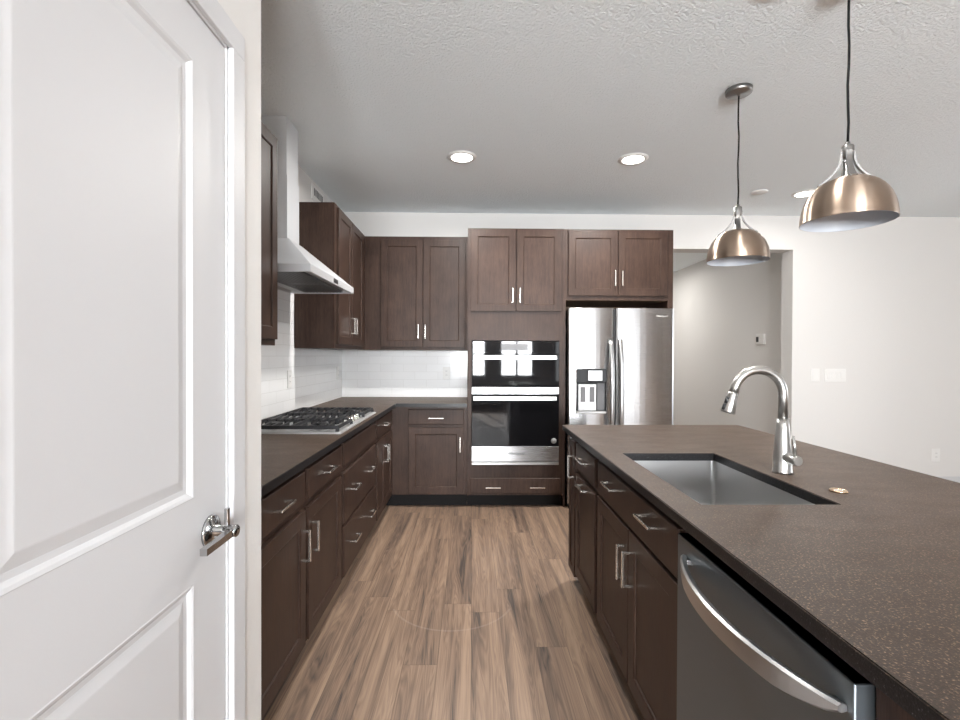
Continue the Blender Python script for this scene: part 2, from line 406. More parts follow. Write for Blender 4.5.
# pantry wall with its door opening
DY0, DY1, DZ = 16.6, 44.6, 80.5
g = G(); g.box(XP - 4.6, XP, YR, DY0, 0, CZ); g.box(XP - 4.6, XP, DY1, YP, 0, CZ); g.box(XP - 4.6, XP, DY0, DY1, DZ, CZ)
g.box(XW - 5, XP - 4.6, YP - 4.6, YP, 0, CZ)
g.build('wall_pantry', 'wall', None, 'structure')
OX0, OX1, OZ = 76.0, 127.6, 95.0
g = G(); g.box(XW - 5, OX0, YB, YB + 7, 0, CZ); g.box(OX1, XR + 5, YB, YB + 7, 0, CZ); g.box(OX0, OX1, YB, YB + 7, OZ, CZ)
g.build('wall_back', 'wall', None, 'structure')
G().box(134.3, 138.3, YB + 7, 345, 0, CZ).build('wall_hall_right', 'wall', None, 'structure')
G().box(60, 64, YB + 7, 345, 0, CZ).build('wall_hall_left', 'wall', None, 'structure')
G().box(64, 134.3, 341, 345, 0, CZ).build('wall_hall_end', 'wall', None, 'structure')
# rear and right walls with windows out of frame, some of them added to bring light in
def holed(name, axis, at, thick, a0, a1, holes):
    g = G(); edges = a0
    B = (lambda p, q, z0, z1: g.box(p, q, at, at + thick, z0, z1)) if axis == 'Y' else (lambda p, q, z0, z1: g.box(at, at + thick, p, q, z0, z1))
    for h0, h1, z0, z1 in sorted(holes):
        B(edges, h0, 0, CZ)
        if z0 > 0: B(h0, h1, 0, z0)
        B(h0, h1, z1, CZ); edges = h1
    B(edges, a1, 0, CZ); g.build(name, 'wall', None, 'structure')
RW = [(-15, 15, 30, 82), (28, 64, 30, 82), (84, 156, 0.0, 84)]  # leftmost window is added to send light along the aisle
SW = [(-108, -12, 28, 88), (32, 128, 28, 88)]  # unseen right-wall windows, added to soften and spread the light
holed('wall_rear', 'Y', YR - 5, 5, XW - 5, XR + 5, RW)
holed('wall_right', 'X', XR, 5, YR, YB, SW)
k = 0
for axis, at, lst in (('Y', YR - 3, RW), ('X', XR + 2, SW)):
    for a0, a1, z0, z1 in lst:
        k += 1
        P = (lambda p, q, zz0, zz1, t0, t1: g.box(p, q, at + t0, at + t1, zz0, zz1)) if axis == 'Y' else (lambda p, q, zz0, zz1, t0, t1: g.box(at + t0, at + t1, p, q, zz0, zz1))
        g = G(); mid = (a0 + a1) / 2
        P(a0, a0 + 2.5, z0, z1, -1, 1.5); P(a1 - 2.5, a1, z0, z1, -1, 1.5); P(a0, a1, z0, z0 + 2.5, -1, 1.5); P(a0, a1, z1 - 2.5, z1, -1, 1.5)
        P(mid - 1.2, mid + 1.2, z0, z1, -1, 1.5)
        fr = g.build(f'window_{k}', 'door_paint', None, 'structure')
        g = G(); P(a0 + 2, a1 - 2, z0 + 2, z1 - 2, 0.1, 0.3); g.build('pane', 'glass', fr)

G().box(OX1, XR, YB - 0.5, YB, 0, 4.5).build('baseboard_back', 'door_paint', None, 'structure')

# ------------------------------------------------------------------ pantry door
XD = -22.4
g = G(); jx0, jx1 = XP - 4.6, XP
for y0, y1 in ((DY0, DY0 + 0.5), (DY1 - 0.5, DY1)): g.box(jx0, jx1 + 0.02, y0, y1, 0, DZ)
g.box(jx0, jx1 + 0.02, DY0, DY1, DZ - 0.5, DZ)
for f0, f1 in ((DY0 - 2.0, DY0 + 0.25), (DY1 - 0.25, DY1 + 2.0)): g.box(jx1, jx1 + 0.5, f0, f1, 0, DZ - 0.25, 0.1)
g.box(jx1, jx1 + 0.5, DY0 - 2.0, DY1 + 2.0, DZ - 0.26, DZ + 2.0, 0.1)
g.build('trim_1', 'door_paint', None, 'structure')
F = FL(XD - 1.375); d0, d1, dz1, WT = DY0 + 0.62, DY1 - 0.62, DZ - 0.62, 1.375
st = 4.95; zp = [(0.6, 8.5), (33.8, 40.7), (dz1 - 4.0, dz1)]
g = G()
g.fbox(F, d0, d0 + st, 0.6, dz1, 0, WT); g.fbox(F, d1 - st, d1, 0.6, dz1, 0, WT)
for a, b in zp: g.fbox(F, d0 + st, d1 - st, a, b, 0, WT)
for v0, v1 in ((8.5, 33.8), (40.7, dz1 - 4.0)):
    g.rings(F, d0 + st, d1 - st, v0, v1, [(0, 0.3), (0, WT), (0.08, WT + 0.03), (0.3, WT - 0.06), (0.55, WT - 0.26), (0.95, WT - 0.30), (1.75, WT - 0.12), (1.85, WT - 0.11)])
door = g.build('door_1', 'door_paint', None, 'structure')
hy, hz = 41.45, 37.2
g = G()
g.lathe([(0.01, 0), (1.36, 0), (1.36, 0.16), (1.25, 0.28), (0.62, 0.42), (0.46, 0.5), (0.46, 1.15), (0.36, 1.2), (0.36, 1.25), (0.52, 1.28), (0.52, 2.25), (0.44, 2.34), (0.01, 2.34)], (XD, hy, hz), 36, 'X')
hd = g.build('door_handle', 'lever_chrome', door)
g = G(); g.loops([[(XD + a, y, z) for a, z in ((1.65, zz - h), (2.2, zz - h), (2.2, zz + h), (1.65, zz + h))] for y, zz, h in ((hy + 0.35, hz, 0.34), (hy - 0.6, hz, 0.32), (hy - 2.6, hz - 0.05, 0.27), (hy - 4.5, hz - 0.05, 0.27))])
g.build('lever', 'lever_chrome', hd)
g = G(); g.box(XD + 1.28, XD + 1.6, hy - 0.22, hy + 0.22, hz + 0.3, hz + 1.95, 0.05); g.build('thumb_turn', 'lever_chrome', hd)

# ------------------------------------------------------------------ backsplash tiles (structure)
G().box(XW, XW + 0.35, YP, YB - 0.35, 36.02, 54.4).box(XW, XW + 0.35, 97.4, 138.3, 54.4, 72.0).build('wall_tile_left', 'tile_left', None, 'structure')
G().box(XW + 0.35, -1.75, YB - 0.35, YB, 36.02, 54.4).build('wall_tile_back', 'tile_back', None, 'structure')

# ------------------------------------------------------------------ left base run
XF = -27.85; F = FL(XF)
def carcass_left(t, y0, y1, extra=None):
    g = G(); g.box(XW + 0.2, XF, y0, y1, 4.4, 34.72)
    if extra: g.box(*extra)
    g.build('carcass', 'wood', t)
t = thing('base_cabinet', 'dark brown two-door base cabinet with two drawers, on the left by the white door', 'cabinet', (-40, 79, 0))
carcass_left(t, YP + 0.1, 101.55)
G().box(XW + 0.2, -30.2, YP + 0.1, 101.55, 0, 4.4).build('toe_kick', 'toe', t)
for a, b in ((58.0, 78.7), (80.3, 100.9)):
    d = slab(F, a, b, 28.3, 33.4, t); pull(F, (a + b) / 2, 30.9, False, d)
for a, b, h in ((58.0, 78.9, 77.3), (80.3, 100.4, 81.6)):
    d = shaker(F, a, b, 4.9, 27.05, t); pull(F, h, 21.7, True, d)
t = thing('base_cabinet', 'dark brown drawer bank beneath the gas cooktop with blank top panel', 'cabinet', (-40, 119, 0))
carcass_left(t, 101.6, 137.0)
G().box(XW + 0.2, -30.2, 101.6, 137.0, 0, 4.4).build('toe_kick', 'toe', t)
slab(F, 102.6, 136.2, 28.6, 33.5, t, 'front_panel')
for v0, v1, hz_ in ((16.3, 27.2, 22.2), (4.9, 15.7, 10.4)):
    d = slab(F, 102.6, 136.2, v0, v1, t)
    for q in (110.8, 127.6): pull(F, q, hz_, False, d)
t = thing('base_cabinet', 'dark brown base cabinet with one small drawer at the far end of the left run', 'cabinet', (-40, 163, 0))
carcass_left(t, 137.05, 165.5)
G().box(XW + 0.2, -30.2, 137.05, 165.5, 0, 4.4).build('toe_kick', 'toe', t)
d = slab(F, 138.0, 163.4, 28.4, 33.6, t); pull(F, 150.7, 30.9, False, d)
for a, b, h in ((138.0, 150.55, 149.3), (150.85, 163.4, 152.1)):
    d = shaker(F, a, b, 4.9, 27.1, t); pull(F, h, 21.8, True, d)

# back base cabinet
YF = 165.55; F2 = FB(YF)
t = thing('base_cabinet', 'dark brown single-door base cabinet with one drawer, left of the wall ovens', 'cabinet', (-14, 178, 0))
G().box(XW + 0.2, -1.7, YF, YB - 0.5, 4.4, 34.72).build('carcass', 'wood', t)
G().box(XW + 0.2, -1.7, 168.0, YB - 0.5, 0, 4.4).build('toe_kick', 'toe', t)
d = slab(F2, -21.9, -2.75, 28.65, 33.8, t); pull(F2, -12.3, 30.95, False, d)
d = shaker(F2, -21.7, -2.85, 4.85, 27.7, t); pull(F2, -4.0, 21.9, True, d)

# L-shaped counter
poly = [(XW + 0.4, YP + 0.05), (-25.9, YP + 0.05), (-25.9, 163.5), (-1.72, 163.5), (-1.72, YB - 0.4), (XW + 0.4, YB - 0.4)]
g = G(); inset = 0.0
g.loops([[(x, y, 34.75) for x, y in poly], [(x, y, 36.0) for x, y in poly]])
bmesh.ops.bevel(g.bm, geom=[e for e in g.bm.edges], offset=0.09, segments=2, affect='EDGES')
tag(shade_edges(g.build('countertop', 'granite')), 'dark stone L-shaped countertop on the left and back base cabinets', 'countertop')

# ------------------------------------------------------------------ gas cooktop
cy0, cy1, cx0, cx1 = 99.5, 135.6, -48.2, -27.0
t = thing('gas_cooktop', 'stainless five-burner gas cooktop with black grates in the left counter', 'cooktop', (-37.6, 117.5, 36.0))
g = G(); g.loops([[(cx0 + i, cy0 + i, z), (cx1 - i, cy0 + i, z), (cx1 - i, cy1 - i, z), (cx0 + i, cy1 - i, z)] for i, z in ((0, 36.02), (0, 36.32), (0.2, 36.45), (0.9, 36.45), (1.3, 36.28))])
g.build('cooktop_pan', 'pan_steel', t)
for bx, by, r in ((-43.2, 106, 1.7), (-32.6, 105.2, 1.35), (-38.9, 117.5, 2.3), (-43.2, 129, 1.35), (-32.6, 129.8, 1.7)):
    g = G(); g.lathe([(0.01, 36.2), (r + 0.5, 36.2), (r + 0.35, 36.7), (r, 37.1), (0.01, 37.1)], (bx, by, 0), 24); b = g.build('burner', 'nickel_dark', t)
    g = G(); g.lathe([(0.01, 37.1), (r, 37.1), (r + 0.05, 37.4), (r * 0.8, 37.6), (0.01, 37.62)], (bx, by, 0), 24); g.build('burner_cap', 'iron', b)
for gy0, gy1, gx1 in ((100.1, 111.6, -27.9), (112.0, 123.2, -31.4), (123.6, 135.1, -27.9)):
    g = G(); gx0 = cx0 + 0.9; h0, h1, q = 36.95, 37.7, 0.24
    for x in (gx0, gx1): g.box(x - q, x + q, gy0, gy1, h0, h1, 0.08)
    for y in (gy0, gy1): g.box(gx0, gx1, y - q, y + q, h0, h1, 0.08)
    ym = (gy0 + gy1) / 2; xm = (gx0 + gx1) / 2
    g.box(xm - q, xm + q, gy0, gy1, h0, h1, 0.08)
    for x in [gx0 + (gx1 - gx0) * f for f in (0.1, 0.2, 0.3, 0.4, 0.6, 0.7, 0.8, 0.9)]:
        for ya, yb in ((gy0, ym - 1.5), (ym + 1.5, gy1)):
            g.prism([(ya, h0), (yb, h0), (yb, h1 + (0.22 if yb < ym else 0.0)), ((ya + yb) / 2, h1), (ya, h1 + (0.22 if ya > ym else 0.0))], x - 0.2, x + 0.2, 'X')
    for x in (gx0, gx1):
        for y in (gy0, gy1): g.box(x - 0.35, x + 0.35, y - 0.35, y + 0.35, 36.3, h0 + 0.1, 0.1)
    g.build('grate', 'iron', t)
for i in range(5):
    y = 111.4 + i * 3.1
    g = G(); g.lathe([(0.01, 36.28), (0.95, 36.28), (0.92, 36.5), (0.68, 36.62), (0.62, 37.35), (0.5, 37.45), (0.01, 37.45)], (-29.4, y, 0), 20)
    kn = g.build('knob', 'chrome', t)

# ------------------------------------------------------------------ range hood
t = thing('range_hood', 'pale steel pyramid range hood with square chimney on the left wall', 'range hood', (-44, 117.8, 69.5))
hx1, hy0, hy1 = -33.3, 99.6, 135.6
xb = XW + 0.4
g = G(); rect = lambda x0, x1, y0, y1, z: [(x0, y0, z), (x1, y0, z), (x1, y1, z), (x0, y1, z)]
g.loops([rect(xb + 0.6, hx1 - 0.6, hy0 + 0.6, hy1 - 0.6, 70.2), rect(xb, hx1 - 0.5, hy0 + 0.5, hy1 - 0.5, 69.5), rect(xb, hx1, hy0, hy1, 69.5), rect(xb, hx1, hy0, hy1, 71.1), rect(xb, -43.0, 113.4, 122.0, 79.6)])
g.build('canopy', 'hood_white', t)
G().box(xb, -43.5, 113.75, 121.6, 79.4, 94.5).build('chimney_lower', 'hood_white', t)
G().box(xb, -43.7, 113.95, 121.4, 94.5, CZ - 0.05).build('chimney_upper', 'hood_white', t)
for a, b in ((hy0 + 1.6, 117.3), (117.9, hy1 - 1.6)):
    g = G(); g.box(-46.5, hx1 - 2.6, a, b, 69.62, 70.15, 0.1)
    for x in [-45.6 + i * 0.9 for i in range(11)]: g.box(x, x + 0.35, a + 0.6, b - 0.6, 69.5, 69.65)
    g.build('filter', 'filter', t)
G().box(hx1 - 0.1, hx1 + 0.12, 116.2, 119.6, 69.8, 70.8, 0.05).build('control_panel', 'dark_plastic', t)
G().lathe([(0.01, 69.5), (1.1, 69.5), (1.1, 70.2), (0.01, 70.2)], (-48.3, 108, 0), 20).build('hood_lamp', 'plastic', t)

# ------------------------------------------------------------------ left wall cabinets
XU = -39.55; FU = FL(XU)
t = thing('wall_cabinet', 'dark brown wall cabinet beside the white door casing, nearest one on left wall', 'cabinet', (-45, 78, 54.2))
G().box(XW + 0.36, XU, YP + 7, 97.15, 54.2, 96.0).build('carcass', 'wood', t)
for a, b, h in ((58.6, 77.4, 76), (77.9, 96.6, 79.2)):
    d = shaker(FU, a, b, 55.4, 95.2, t); pull(FU, h, 61.6, True, d)
t = thing('wall_cabinet', 'dark brown two-door wall cabinet right of the range hood, in the corner', 'cabinet', (-45, 163, 54.2))
G().box(XW + 0.36, XU, 138.6, YB - 0.4, 54.3, 96.05).build('carcass', 'wood', t)
for a, b, h in ((140.7, 156.3, 154.9), (156.7, 172.4, 158.1)):
    d = shaker(FU, a, b, 55.5, 95.2, t); pull(FU, h, 61.7, True, d)
YU = 177.75; FU2 = FB(YU)
t = thing('wall_cabinet', 'dark brown two-door wall cabinet above the back counter, left of the ovens', 'cabinet', (-20, 184, 54.4))
G().box(XU + 0.05, -1.72, YU, YB - 0.4, 54.3, 96.05).build('carcass', 'wood', t)
for a, b, h in ((-33.6, -18.25, -19.7), (-18.0, -2.65, -17.2)):
    d = shaker(FU2, a, b, 55.4, 94.7, t); pull(FU2, h, 61.1, True, d)

# ------------------------------------------------------------------ tall oven cabinet
t = thing('oven_cabinet', 'tall dark brown cabinet holding the wall ovens, two doors on top, drawer below', 'cabinet', (15, 178, 0))
tx0, tx1 = -1.6, 31.5
g = G(); g.box(tx0, tx0 + 1.45, YF, YB - 0.3, 4.2, 96.1); g.box(tx1 - 1.45, tx1, YF, YB - 0.3, 4.2, 96.1)
g.box(tx0 + 1.45, tx1 - 1.45, YF, YB - 0.3, 57.6, 96.1); g.box(tx0 + 1.45, tx1 - 1.45, YF, YB - 0.3, 4.2, 14.8)
g.box(tx0 + 1.45, tx1 - 1.45, YB - 1, YB - 0.3, 14.8, 57.6)
g.build('carcass', 'wood', t)
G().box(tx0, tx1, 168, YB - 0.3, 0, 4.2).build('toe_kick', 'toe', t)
for a, b, h in ((-0.55, 14.85, 13.75), (15.15, 30.45, 16.25)):
    d = shaker(F2, a, b, 67.6, 95.5, t); pull(F2, h, 72.9, True, d)
d = slab(F2, -0.55, 30.5, 4.95, 10.15, t)
for q in (7.3, 22.5): pull(F2, q, 7.2, False, d)

# ------------------------------------------------------------------ wall oven with microwave
ox0, ox1, YO = -0.05, 29.75, 163.85
t = thing('wall_oven', 'stainless and black glass microwave and oven combination built into tall cabinet', 'oven', (14.85, 170, 15))
G().box(ox0 + 0.3, ox1 - 0.3, YO + 0.9, 186, 15.2, 57.2).build('oven_body', 'black', t)
FO = FB(YO + 0.9)
g = G(); g.fbox(FO, ox0, ox1, 53.0, 57.3, 0, 0.85, 0.08); cp = g.build('control_panel', 'oven_glass', t)
g = G(); g.fbox(FO, ox0, ox1, 41.75, 52.85, 0, 0.9, 0.08); md = g.build('microwave_door', 'oven_glass', t)
def hbar(z0, z1, parent):
    g = G(); g.fbox(FO, ox0 + 0.4, ox1 - 1.0, z0, z1, 1.9, 2.5, 0.18)
    for u in (ox0 + 1.0, ox1 - 1.7): g.fbox(FO, u - 0.4, u + 0.4, z0 + 0.3, z1 - 0.3, 0.8, 2.0, 0.08)
    g.build('handle', 'steel_plain', parent)
hbar(51.0, 52.5, md)
g = G(); g.fbox(FO, ox0, ox1, 39.2, 41.6, 0, 0.85, 0.08); g.build('trim_strip', 'steel_plain', t)
g = G(); g.fbox(FO, ox0, ox1, 21.45, 38.9, 0, 0.9, 0.08); od = g.build('oven_door', 'oven_glass', t)
hbar(37.1, 38.6, od)
g = G(); g.fbox(FO, ox0, ox1, 16.2, 21.4, 0, 0.92, 0.08); lp_ = g.build('lower_panel', 'steel', t)
text('logo', 'Whirlpool', 1.35, (15.1, YO - 0.05, 18.9), (PI / 2, 0, 0), 'ink', t)
g = G(); g.fbox(FO, ox0, ox1, 15.0, 15.9, 0, 0.8, 0.08); g.build('vent_trim', 'steel_plain', t)
g = G(); g.lathe([(0.01, 0), (0.95, 0), (0.95, -0.02), (0.01, -0.02)], (28.0, YO - 0.03, 23.3), 24, 'Y'); g.build('sticker', 'label_gray', od)
g = G(); g.fbox(FO, 10.0, 19.0, 54.2, 56.4, 0.83, 0.87); g.build('display', 'gray_plastic', cp)

# ------------------------------------------------------------------ refrigerator and its surround
t = thing('fridge_cabinet', 'dark brown two-door cabinet over the refrigerator with a full-height side panel', 'cabinet', (50, 178, 0))
g = G(); g.box(31.55, 69.4, YF, YB - 0.3, 71.7, 96.0); g.box(67.6, 69.4, YF, YB - 0.3, 0, 71.7); g.box(31.55, 32.2, YF, YB - 0.3, 0, 71.7)
g.build('carcass', 'wood', t)
G().box(32.2, 67.6, YB - 0.9, YB - 0.3, 60, 71.7).build('back_board', 'wood_raw', t)
G().box(32.3, 67.5, YF + 0.5, YB - 1, 71.55, 71.68).build('underside', 'wood_raw', t)
for a, b, h in ((32.95, 49.9, 48.85), (50.2, 67.2, 51.3)):
    d = shaker(F2, a, b, 73.1, 95.2, t); pull(F2, h, 78.9, True, d)
t = thing('refrigerator', 'stainless side-by-side refrigerator with water dispenser, between oven cabinet and hall', 'refrigerator', (50, 176, 0))
G().box(33.0, 67.2, YF - 0.04, YB - 2, 0.6, 68.3, 0.2).build('fridge_body', 'gray_plastic', t)
YD = 162.6
def fdoor(x0, x1, hole=None):
    g = G(); n = 16; zb, zt = 2.0, 68.65
    def prof(x):
        q = (x - x0) / (x1 - x0); bow = 0.55 * (1 - (2 * q - 1) ** 2); e = min(q, 1 - q) * (x1 - x0)
        return YD + 0.55 - bow + (0.5 * (1 - min(1, e / 0.5)) ** 2)
    xs = [x0 + (x1 - x0) * (0.5 - 0.5 * c(PI * i / n)) for i in range(n + 1)]
    def slabz(z0, z1, X):
        lp = [(x, prof(x)) for x in X] + [(X[-1], YF - 0.05), (X[0], YF - 0.05)]
        g.prism(lp, z0, z1)
        return
    if hole is None: slabz(zb, zt, xs)
    else:
        a, b, z0, z1 = hole
        slabz(zb, z0, xs); slabz(z1, zt, xs)
        slabz(z0, z1, [x for x in xs if x < a] + [a]); slabz(z0, z1, [b] + [x for x in xs if x > b])
        g.box(a, b, YD + 2.2, YF - 0.05, z0, z1)
    o = g.build('door', 'steel', t)
    return o
dl = fdoor(32.6, 48.25, (35.3, 45.6, 33.0, 48.0)); dr = fdoor(48.85, 69.1)
G().box(48.26, 48.84, YD + 0.8, YF - 0.06, 2, 68.3).build('gasket', 'black', t)
for xh, pd in ((46.95, dl), (50.2, dr)):
    g = G(); pts = []; zt, zb = 58.0, 20.0
    for i in range(25):
        q = i / 24; pts.append((xh, YD + 0.1 - 0.35 - 2.4 * (1 - abs(2 * q - 1) ** 2.6), zb + (zt - zb) * q))
    lp = [[(x + dx, y + dy, z) for dx, dy in ((-0.8, 0.1), (-0.62, -0.42), (0, -0.5), (0.62, -0.42), (0.8, 0.1), (0.6, 0.4), (-0.6, 0.4))] for x, y, z in pts]
    g.loops(lp, smooth=True)
    for z in (zt - 0.8, zb + 0.8): g.box(xh - 0.6, xh + 0.6, YD - 0.5, YD + 0.7, z - 0.8, z + 0.8, 0.2)
    g.build('handle', 'steel_plain', pd)
dp = dl
g = G(); g.box(35.3, 45.6, YD - 0.12, YD + 2.2, 43.4, 48.0, 0.12); pn = g.build('dispenser_panel', 'oven_glass', dp)
G().box(39.4, 44.2, YD - 0.15, YD - 0.08, 44.0, 47.4).build('touch_display', 'steel_plain', dp)
G().box(35.3, 45.6, YD + 1.6, YD + 2.25, 33.4, 43.4).build('dispenser_recess', 'black', dp)
g = G(); g.box(36.2, 42.4, YD + 0.7, YD + 1.7, 33.6, 42.8, 0.15); dh = g.build('dispenser_housing', 'steel_plain', dp)
for a in (37.0, 40.1): G().box(a, a + 1.6, YD + 0.5, YD + 0.75, 36.7, 41.8, 0.05).build('dispenser_paddle', 'gray_plastic', dp)
G().box(42.7, 45.4, YD + 1.2, YD + 1.7, 33.6, 43.2, 0.1).build('dispenser_side', 'gray_plastic', dp)
G().box(35.2, 45.7, YD - 0.25, YD + 2.0, 32.8, 33.6, 0.12).build('drip_tray', 'steel_plain', dp)
text('logo', 'Whirlpool', 0.95, (64.5, YD + 0.02, 66.0), (PI / 2, 0, 0), 'logo_silver', t)
G().box(33.2, 67, YD + 1.5, YF - 0.06, 0.4, 1.9).build('kick_grille', 'dark_plastic', t)

# ------------------------------------------------------------------ island
XI = 23.45; FIs = FI(XI); XE = 47.0
def carc_island(t, y0, y1, toe=True):
    G().box(XI, XE, y0, y1, 4.4, 34.72).build('carcass', 'wood', t)
    if toe: G().box(XI + 2.6, XE, y0, y1, 0, 4.4).build('toe_kick', 'toe', t)
t = thing('island_cabinet', 'narrow dark brown pull-out cabinet at far end of island, one tall door', 'cabinet', (35, 109, 0))
carc_island(t, 105.2, 112.3)
d = shaker(FIs, 105.8, 111.9, 3.3, 33.3, t, 1.5); pull(FIs, 107.0, 27.6, True, d)
t = thing('island_cabinet', 'dark brown island cabinet with one drawer over one door, beyond sink cabinet', 'cabinet', (35, 96.6, 0))
carc_island(t, 87.3, 105.15)
d = slab(FIs, 88.3, 104.6, 27.9, 33.3, t); pull(FIs, 96.4, 31.1, False, d)
d = shaker(FIs, 88.3, 104.6, 4.7, 26.8, t)
pull(FIs, 96.4, 25.6, False, d)
t = thing('island_cabinet', 'dark brown two-door sink cabinet in the island, beside the dishwasher', 'cabinet', (35, 69, 0))
g = G()  # open box under the sink
for q in ((XI, XI + 0.75), (XE - 0.75, XE)): g.box(q[0], q[1], 51.65, 87.25, 4.4, 34.72)
for q in ((51.65, 52.4), (86.5, 87.25)): g.box(XI + 0.75, XE - 0.75, q[0], q[1], 4.4, 34.72)
g.box(XI + 0.75, XE - 0.75, 52.4, 86.5, 4.4, 5.2); g.build('carcass', 'wood', t)
G().box(XI + 2.6, XE, 51.65, 87.25, 0, 4.4).build('toe_kick', 'toe', t)
d = slab(FIs, 52.3, 86.3, 27.6, 33.3, t, 'front_panel')
for q in (60.6, 77.0): pull(FIs, q, 31.3, False, d)
for a, b, h in ((52.3, 69.0, 67.9), (69.3, 86.3, 70.5)):
    d = shaker(FIs, a, b, 4.7, 27.1, t); pull(FIs, h, 21.9, True, d)
# dishwasher
t = thing('dishwasher', 'black stainless dishwasher with bowed bar handle, in the island front', 'dishwasher', (35, 39.4, 0))
G().box(XI + 0.2, XE - 2, 27.7, 51.2, 4.0, 33.9).build('tub', 'black', t)
g = G(); g.box(22.25, XI + 0.15, 27.4, 51.45, 5.0, 33.25, 0.12); dd_ = g.build('door', 'steel_dark', t)
G().box(XI + 1.6, XI + 2.4, 27.5, 51.4, 0.3, 4.8).build('kick_plate', 'black', t)
lp = []
for i in range(33):
    q = i / 32; y = 27.9 + 21.4 * q; k_ = 1 - (2 * q - 1) ** 2; x = 22.0 - 2.3 * k_ ** 0.9 - 0.1
    h = 0.28 + 0.58 * min(1, k_ * 1.6) ** 0.7; z = 31.8 - h; th = 0.22
    lp.append([(x - th, y, z - h + 0.15), (x - th, y, z + h - 0.15), (x, y, z + h), (x + th + 0.2, y, z + h - 0.1), (x + th + 0.2, y, z - h + 0.1), (x, y, z - h)])
g = G(); g.loops(lp, smooth=False)
for y in (28.6, 48.6): g.box(21.8, 22.4, y - 0.4, y + 0.4, 31.1, 31.6, 0.08)
g.build('handle', 'steel_plain', dd_)
# end filler and seating-side panel
t = thing('island_end_cabinet', 'dark brown plain island end next to the dishwasher under the near counter corner', 'cabinet', (35, 25, 0))
G().box(XI, XE, 24.2, 27.3, 0, 34.72).build('end_panel', 'wood', t)
G().box(XE + 0.02, XE + 0.8, 24.2, 112.3, 0, 34.72).build('back_panel', 'wood', t)
# counter with sink cut-out
sx0, sx1, sy0, sy1 = 25.35, 40.75, 52.4, 80.2
ix0, ix1, iy0, iy1 = 21.45, 63.5, 17.0, 113.6
g = G(); b = g.bm
def ringv(z): return ([b.verts.new(p) for p in ((ix0, iy0, z), (ix1, iy0, z), (ix1, iy1, z), (ix0, iy1, z))], [b.verts.new(p) for p in ((sx0, sy0, z), (sx1, sy0, z), (sx1, sy1, z), (sx0, sy1, z))])
o0, i0 = ringv(34.75); o1, i1 = ringv(36.0)
for i in range(4):
    j = (i + 1) % 4
    b.faces.new((o1[i], o1[j], i1[j], i1[i])); b.faces.new((o0[j], o0[i], i0[i], i0[j]))
    b.faces.new((o0[i], o0[j], o1[j], o1[i])); b.faces.new((i0[j], i0[i], i1[i], i1[j]))
bmesh.ops.recalc_face_normals(b, faces=b.faces)
ed = [e for e in b.edges if len(e.link_faces) == 2 and e.calc_face_angle(0) > 0.5]
bmesh.ops.bevel(b, geom=ed, offset=0.09, segments=2, affect='EDGES')
tag(shade_edges(g.build('countertop', 'granite')), 'large dark leathered stone island countertop with sink cut-out', 'countertop')
# sink
def rrect(x0, x1, y0, y1, z, r, n=4):
    out = []
    for cx, cy, a0 in ((x1 - r, y1 - r, 0), (x0 + r, y1 - r, PI / 2), (x0 + r, y0 + r, PI), (x1 - r, y0 + r, 1.5 * PI)):
        for i in range(n + 1):
            a = a0 + PI / 2 * i / n; out.append((cx + r * c(a), cy + r * s(a), z))
    return out
t = thing('sink', 'stainless undermount single-bowl sink set in the island counter', 'sink', (33, 66.3, 25))
q = 0.25
g = G(); g.loops([rrect(sx0 - q - 0.6, sx1 + q + 0.6, sy0 - q - 0.6, sy1 + q + 0.6, 34.70, 0.8), rrect(sx0 - q, sx1 + q, sy0 - q, sy1 + q, 34.70, 0.6),
    rrect(sx0 - q, sx1 + q, sy0 - q, sy1 + q, 26.2, 0.6), rrect(sx0 + 0.3, sx1 - 0.3, sy0 + 0.3, sy1 - 0.3, 25.7, 0.6),
    rrect(sx0 + 4, sx1 - 4, sy0 + 8, sy1 - 8, 25.55, 0.6)], cap0=False)
sk = g.build('bowl', 'sink_steel', t)
for f in sk.data.polygons: f.use_smooth = False
G().lathe([(0.01, 25.58), (1.2, 25.58), (1.75, 25.72), (1.75, 25.56), (0.01, 25.5)], (33, 66, 0), 28).build('drain', 'chrome', t)
# faucet
fx, fy = 43.75, 66.9
t = thing('faucet', 'brushed nickel pull-down kitchen faucet standing behind the sink', 'faucet', (fx, fy, 36))
g = G(); g.lathe([(0.01, 36.0), (1.28, 36.0), (1.28, 36.25), (1.22, 36.35), (1.2, 38.2), (1.05, 40.0), (0.86, 42.5), (0.78, 43.55), (0.01, 43.55)], (fx, fy, 0), 32); g.build('body', 'faucet', t)
pts = [(fx, fy, 43.4), (fx, fy, 46.9)]; R_ = 3.5; cx_ = fx - R_
for i in range(1, 19): a = math.radians(i * 9.0); pts.append((cx_ + R_ * c(a), fy, 46.95 + R_ * s(a)))
ex, ez = pts[-1][0], pts[-1][2]
pts.append((ex - 0.22, fy, ez - 0.9))
g = G(); g.tube(pts, 0.62, 18); g.build('spout', 'faucet', t)
hx, hzz = ex - 0.22, ez - 0.8
p0 = Vector((hx, fy, hzz)); dr_ = Vector((-0.30, 0, -1)).normalized()
g = G(); g.tube([p0, p0 + dr_ * 0.25, p0 + dr_ * 1.2, p0 + dr_ * 2.75, p0 + dr_ * 2.95], [0.66, 0.68, 0.78, 0.98, 0.9], 20); hd_ = g.build('spray_head', 'faucet', t)
for k_ in (0.95, 1.9):
    pc = p0 + dr_ * k_ + Vector((-0.72 - 0.08 * k_, -0.25, -0.1))
    g = G(); g.tube([pc - dr_ * 0.45, pc + dr_ * 0.45], 0.26, 10); g.build('spray_button', 'dark_plastic', hd_)
g = G(); g.tube([(fx, fy, 38.35), (fx, fy - 3.2, 38.3), (fx, fy - 3.3, 38.3)], [0.66, 0.66, 0.6], 24); hv = g.build('handle', 'faucet', t)
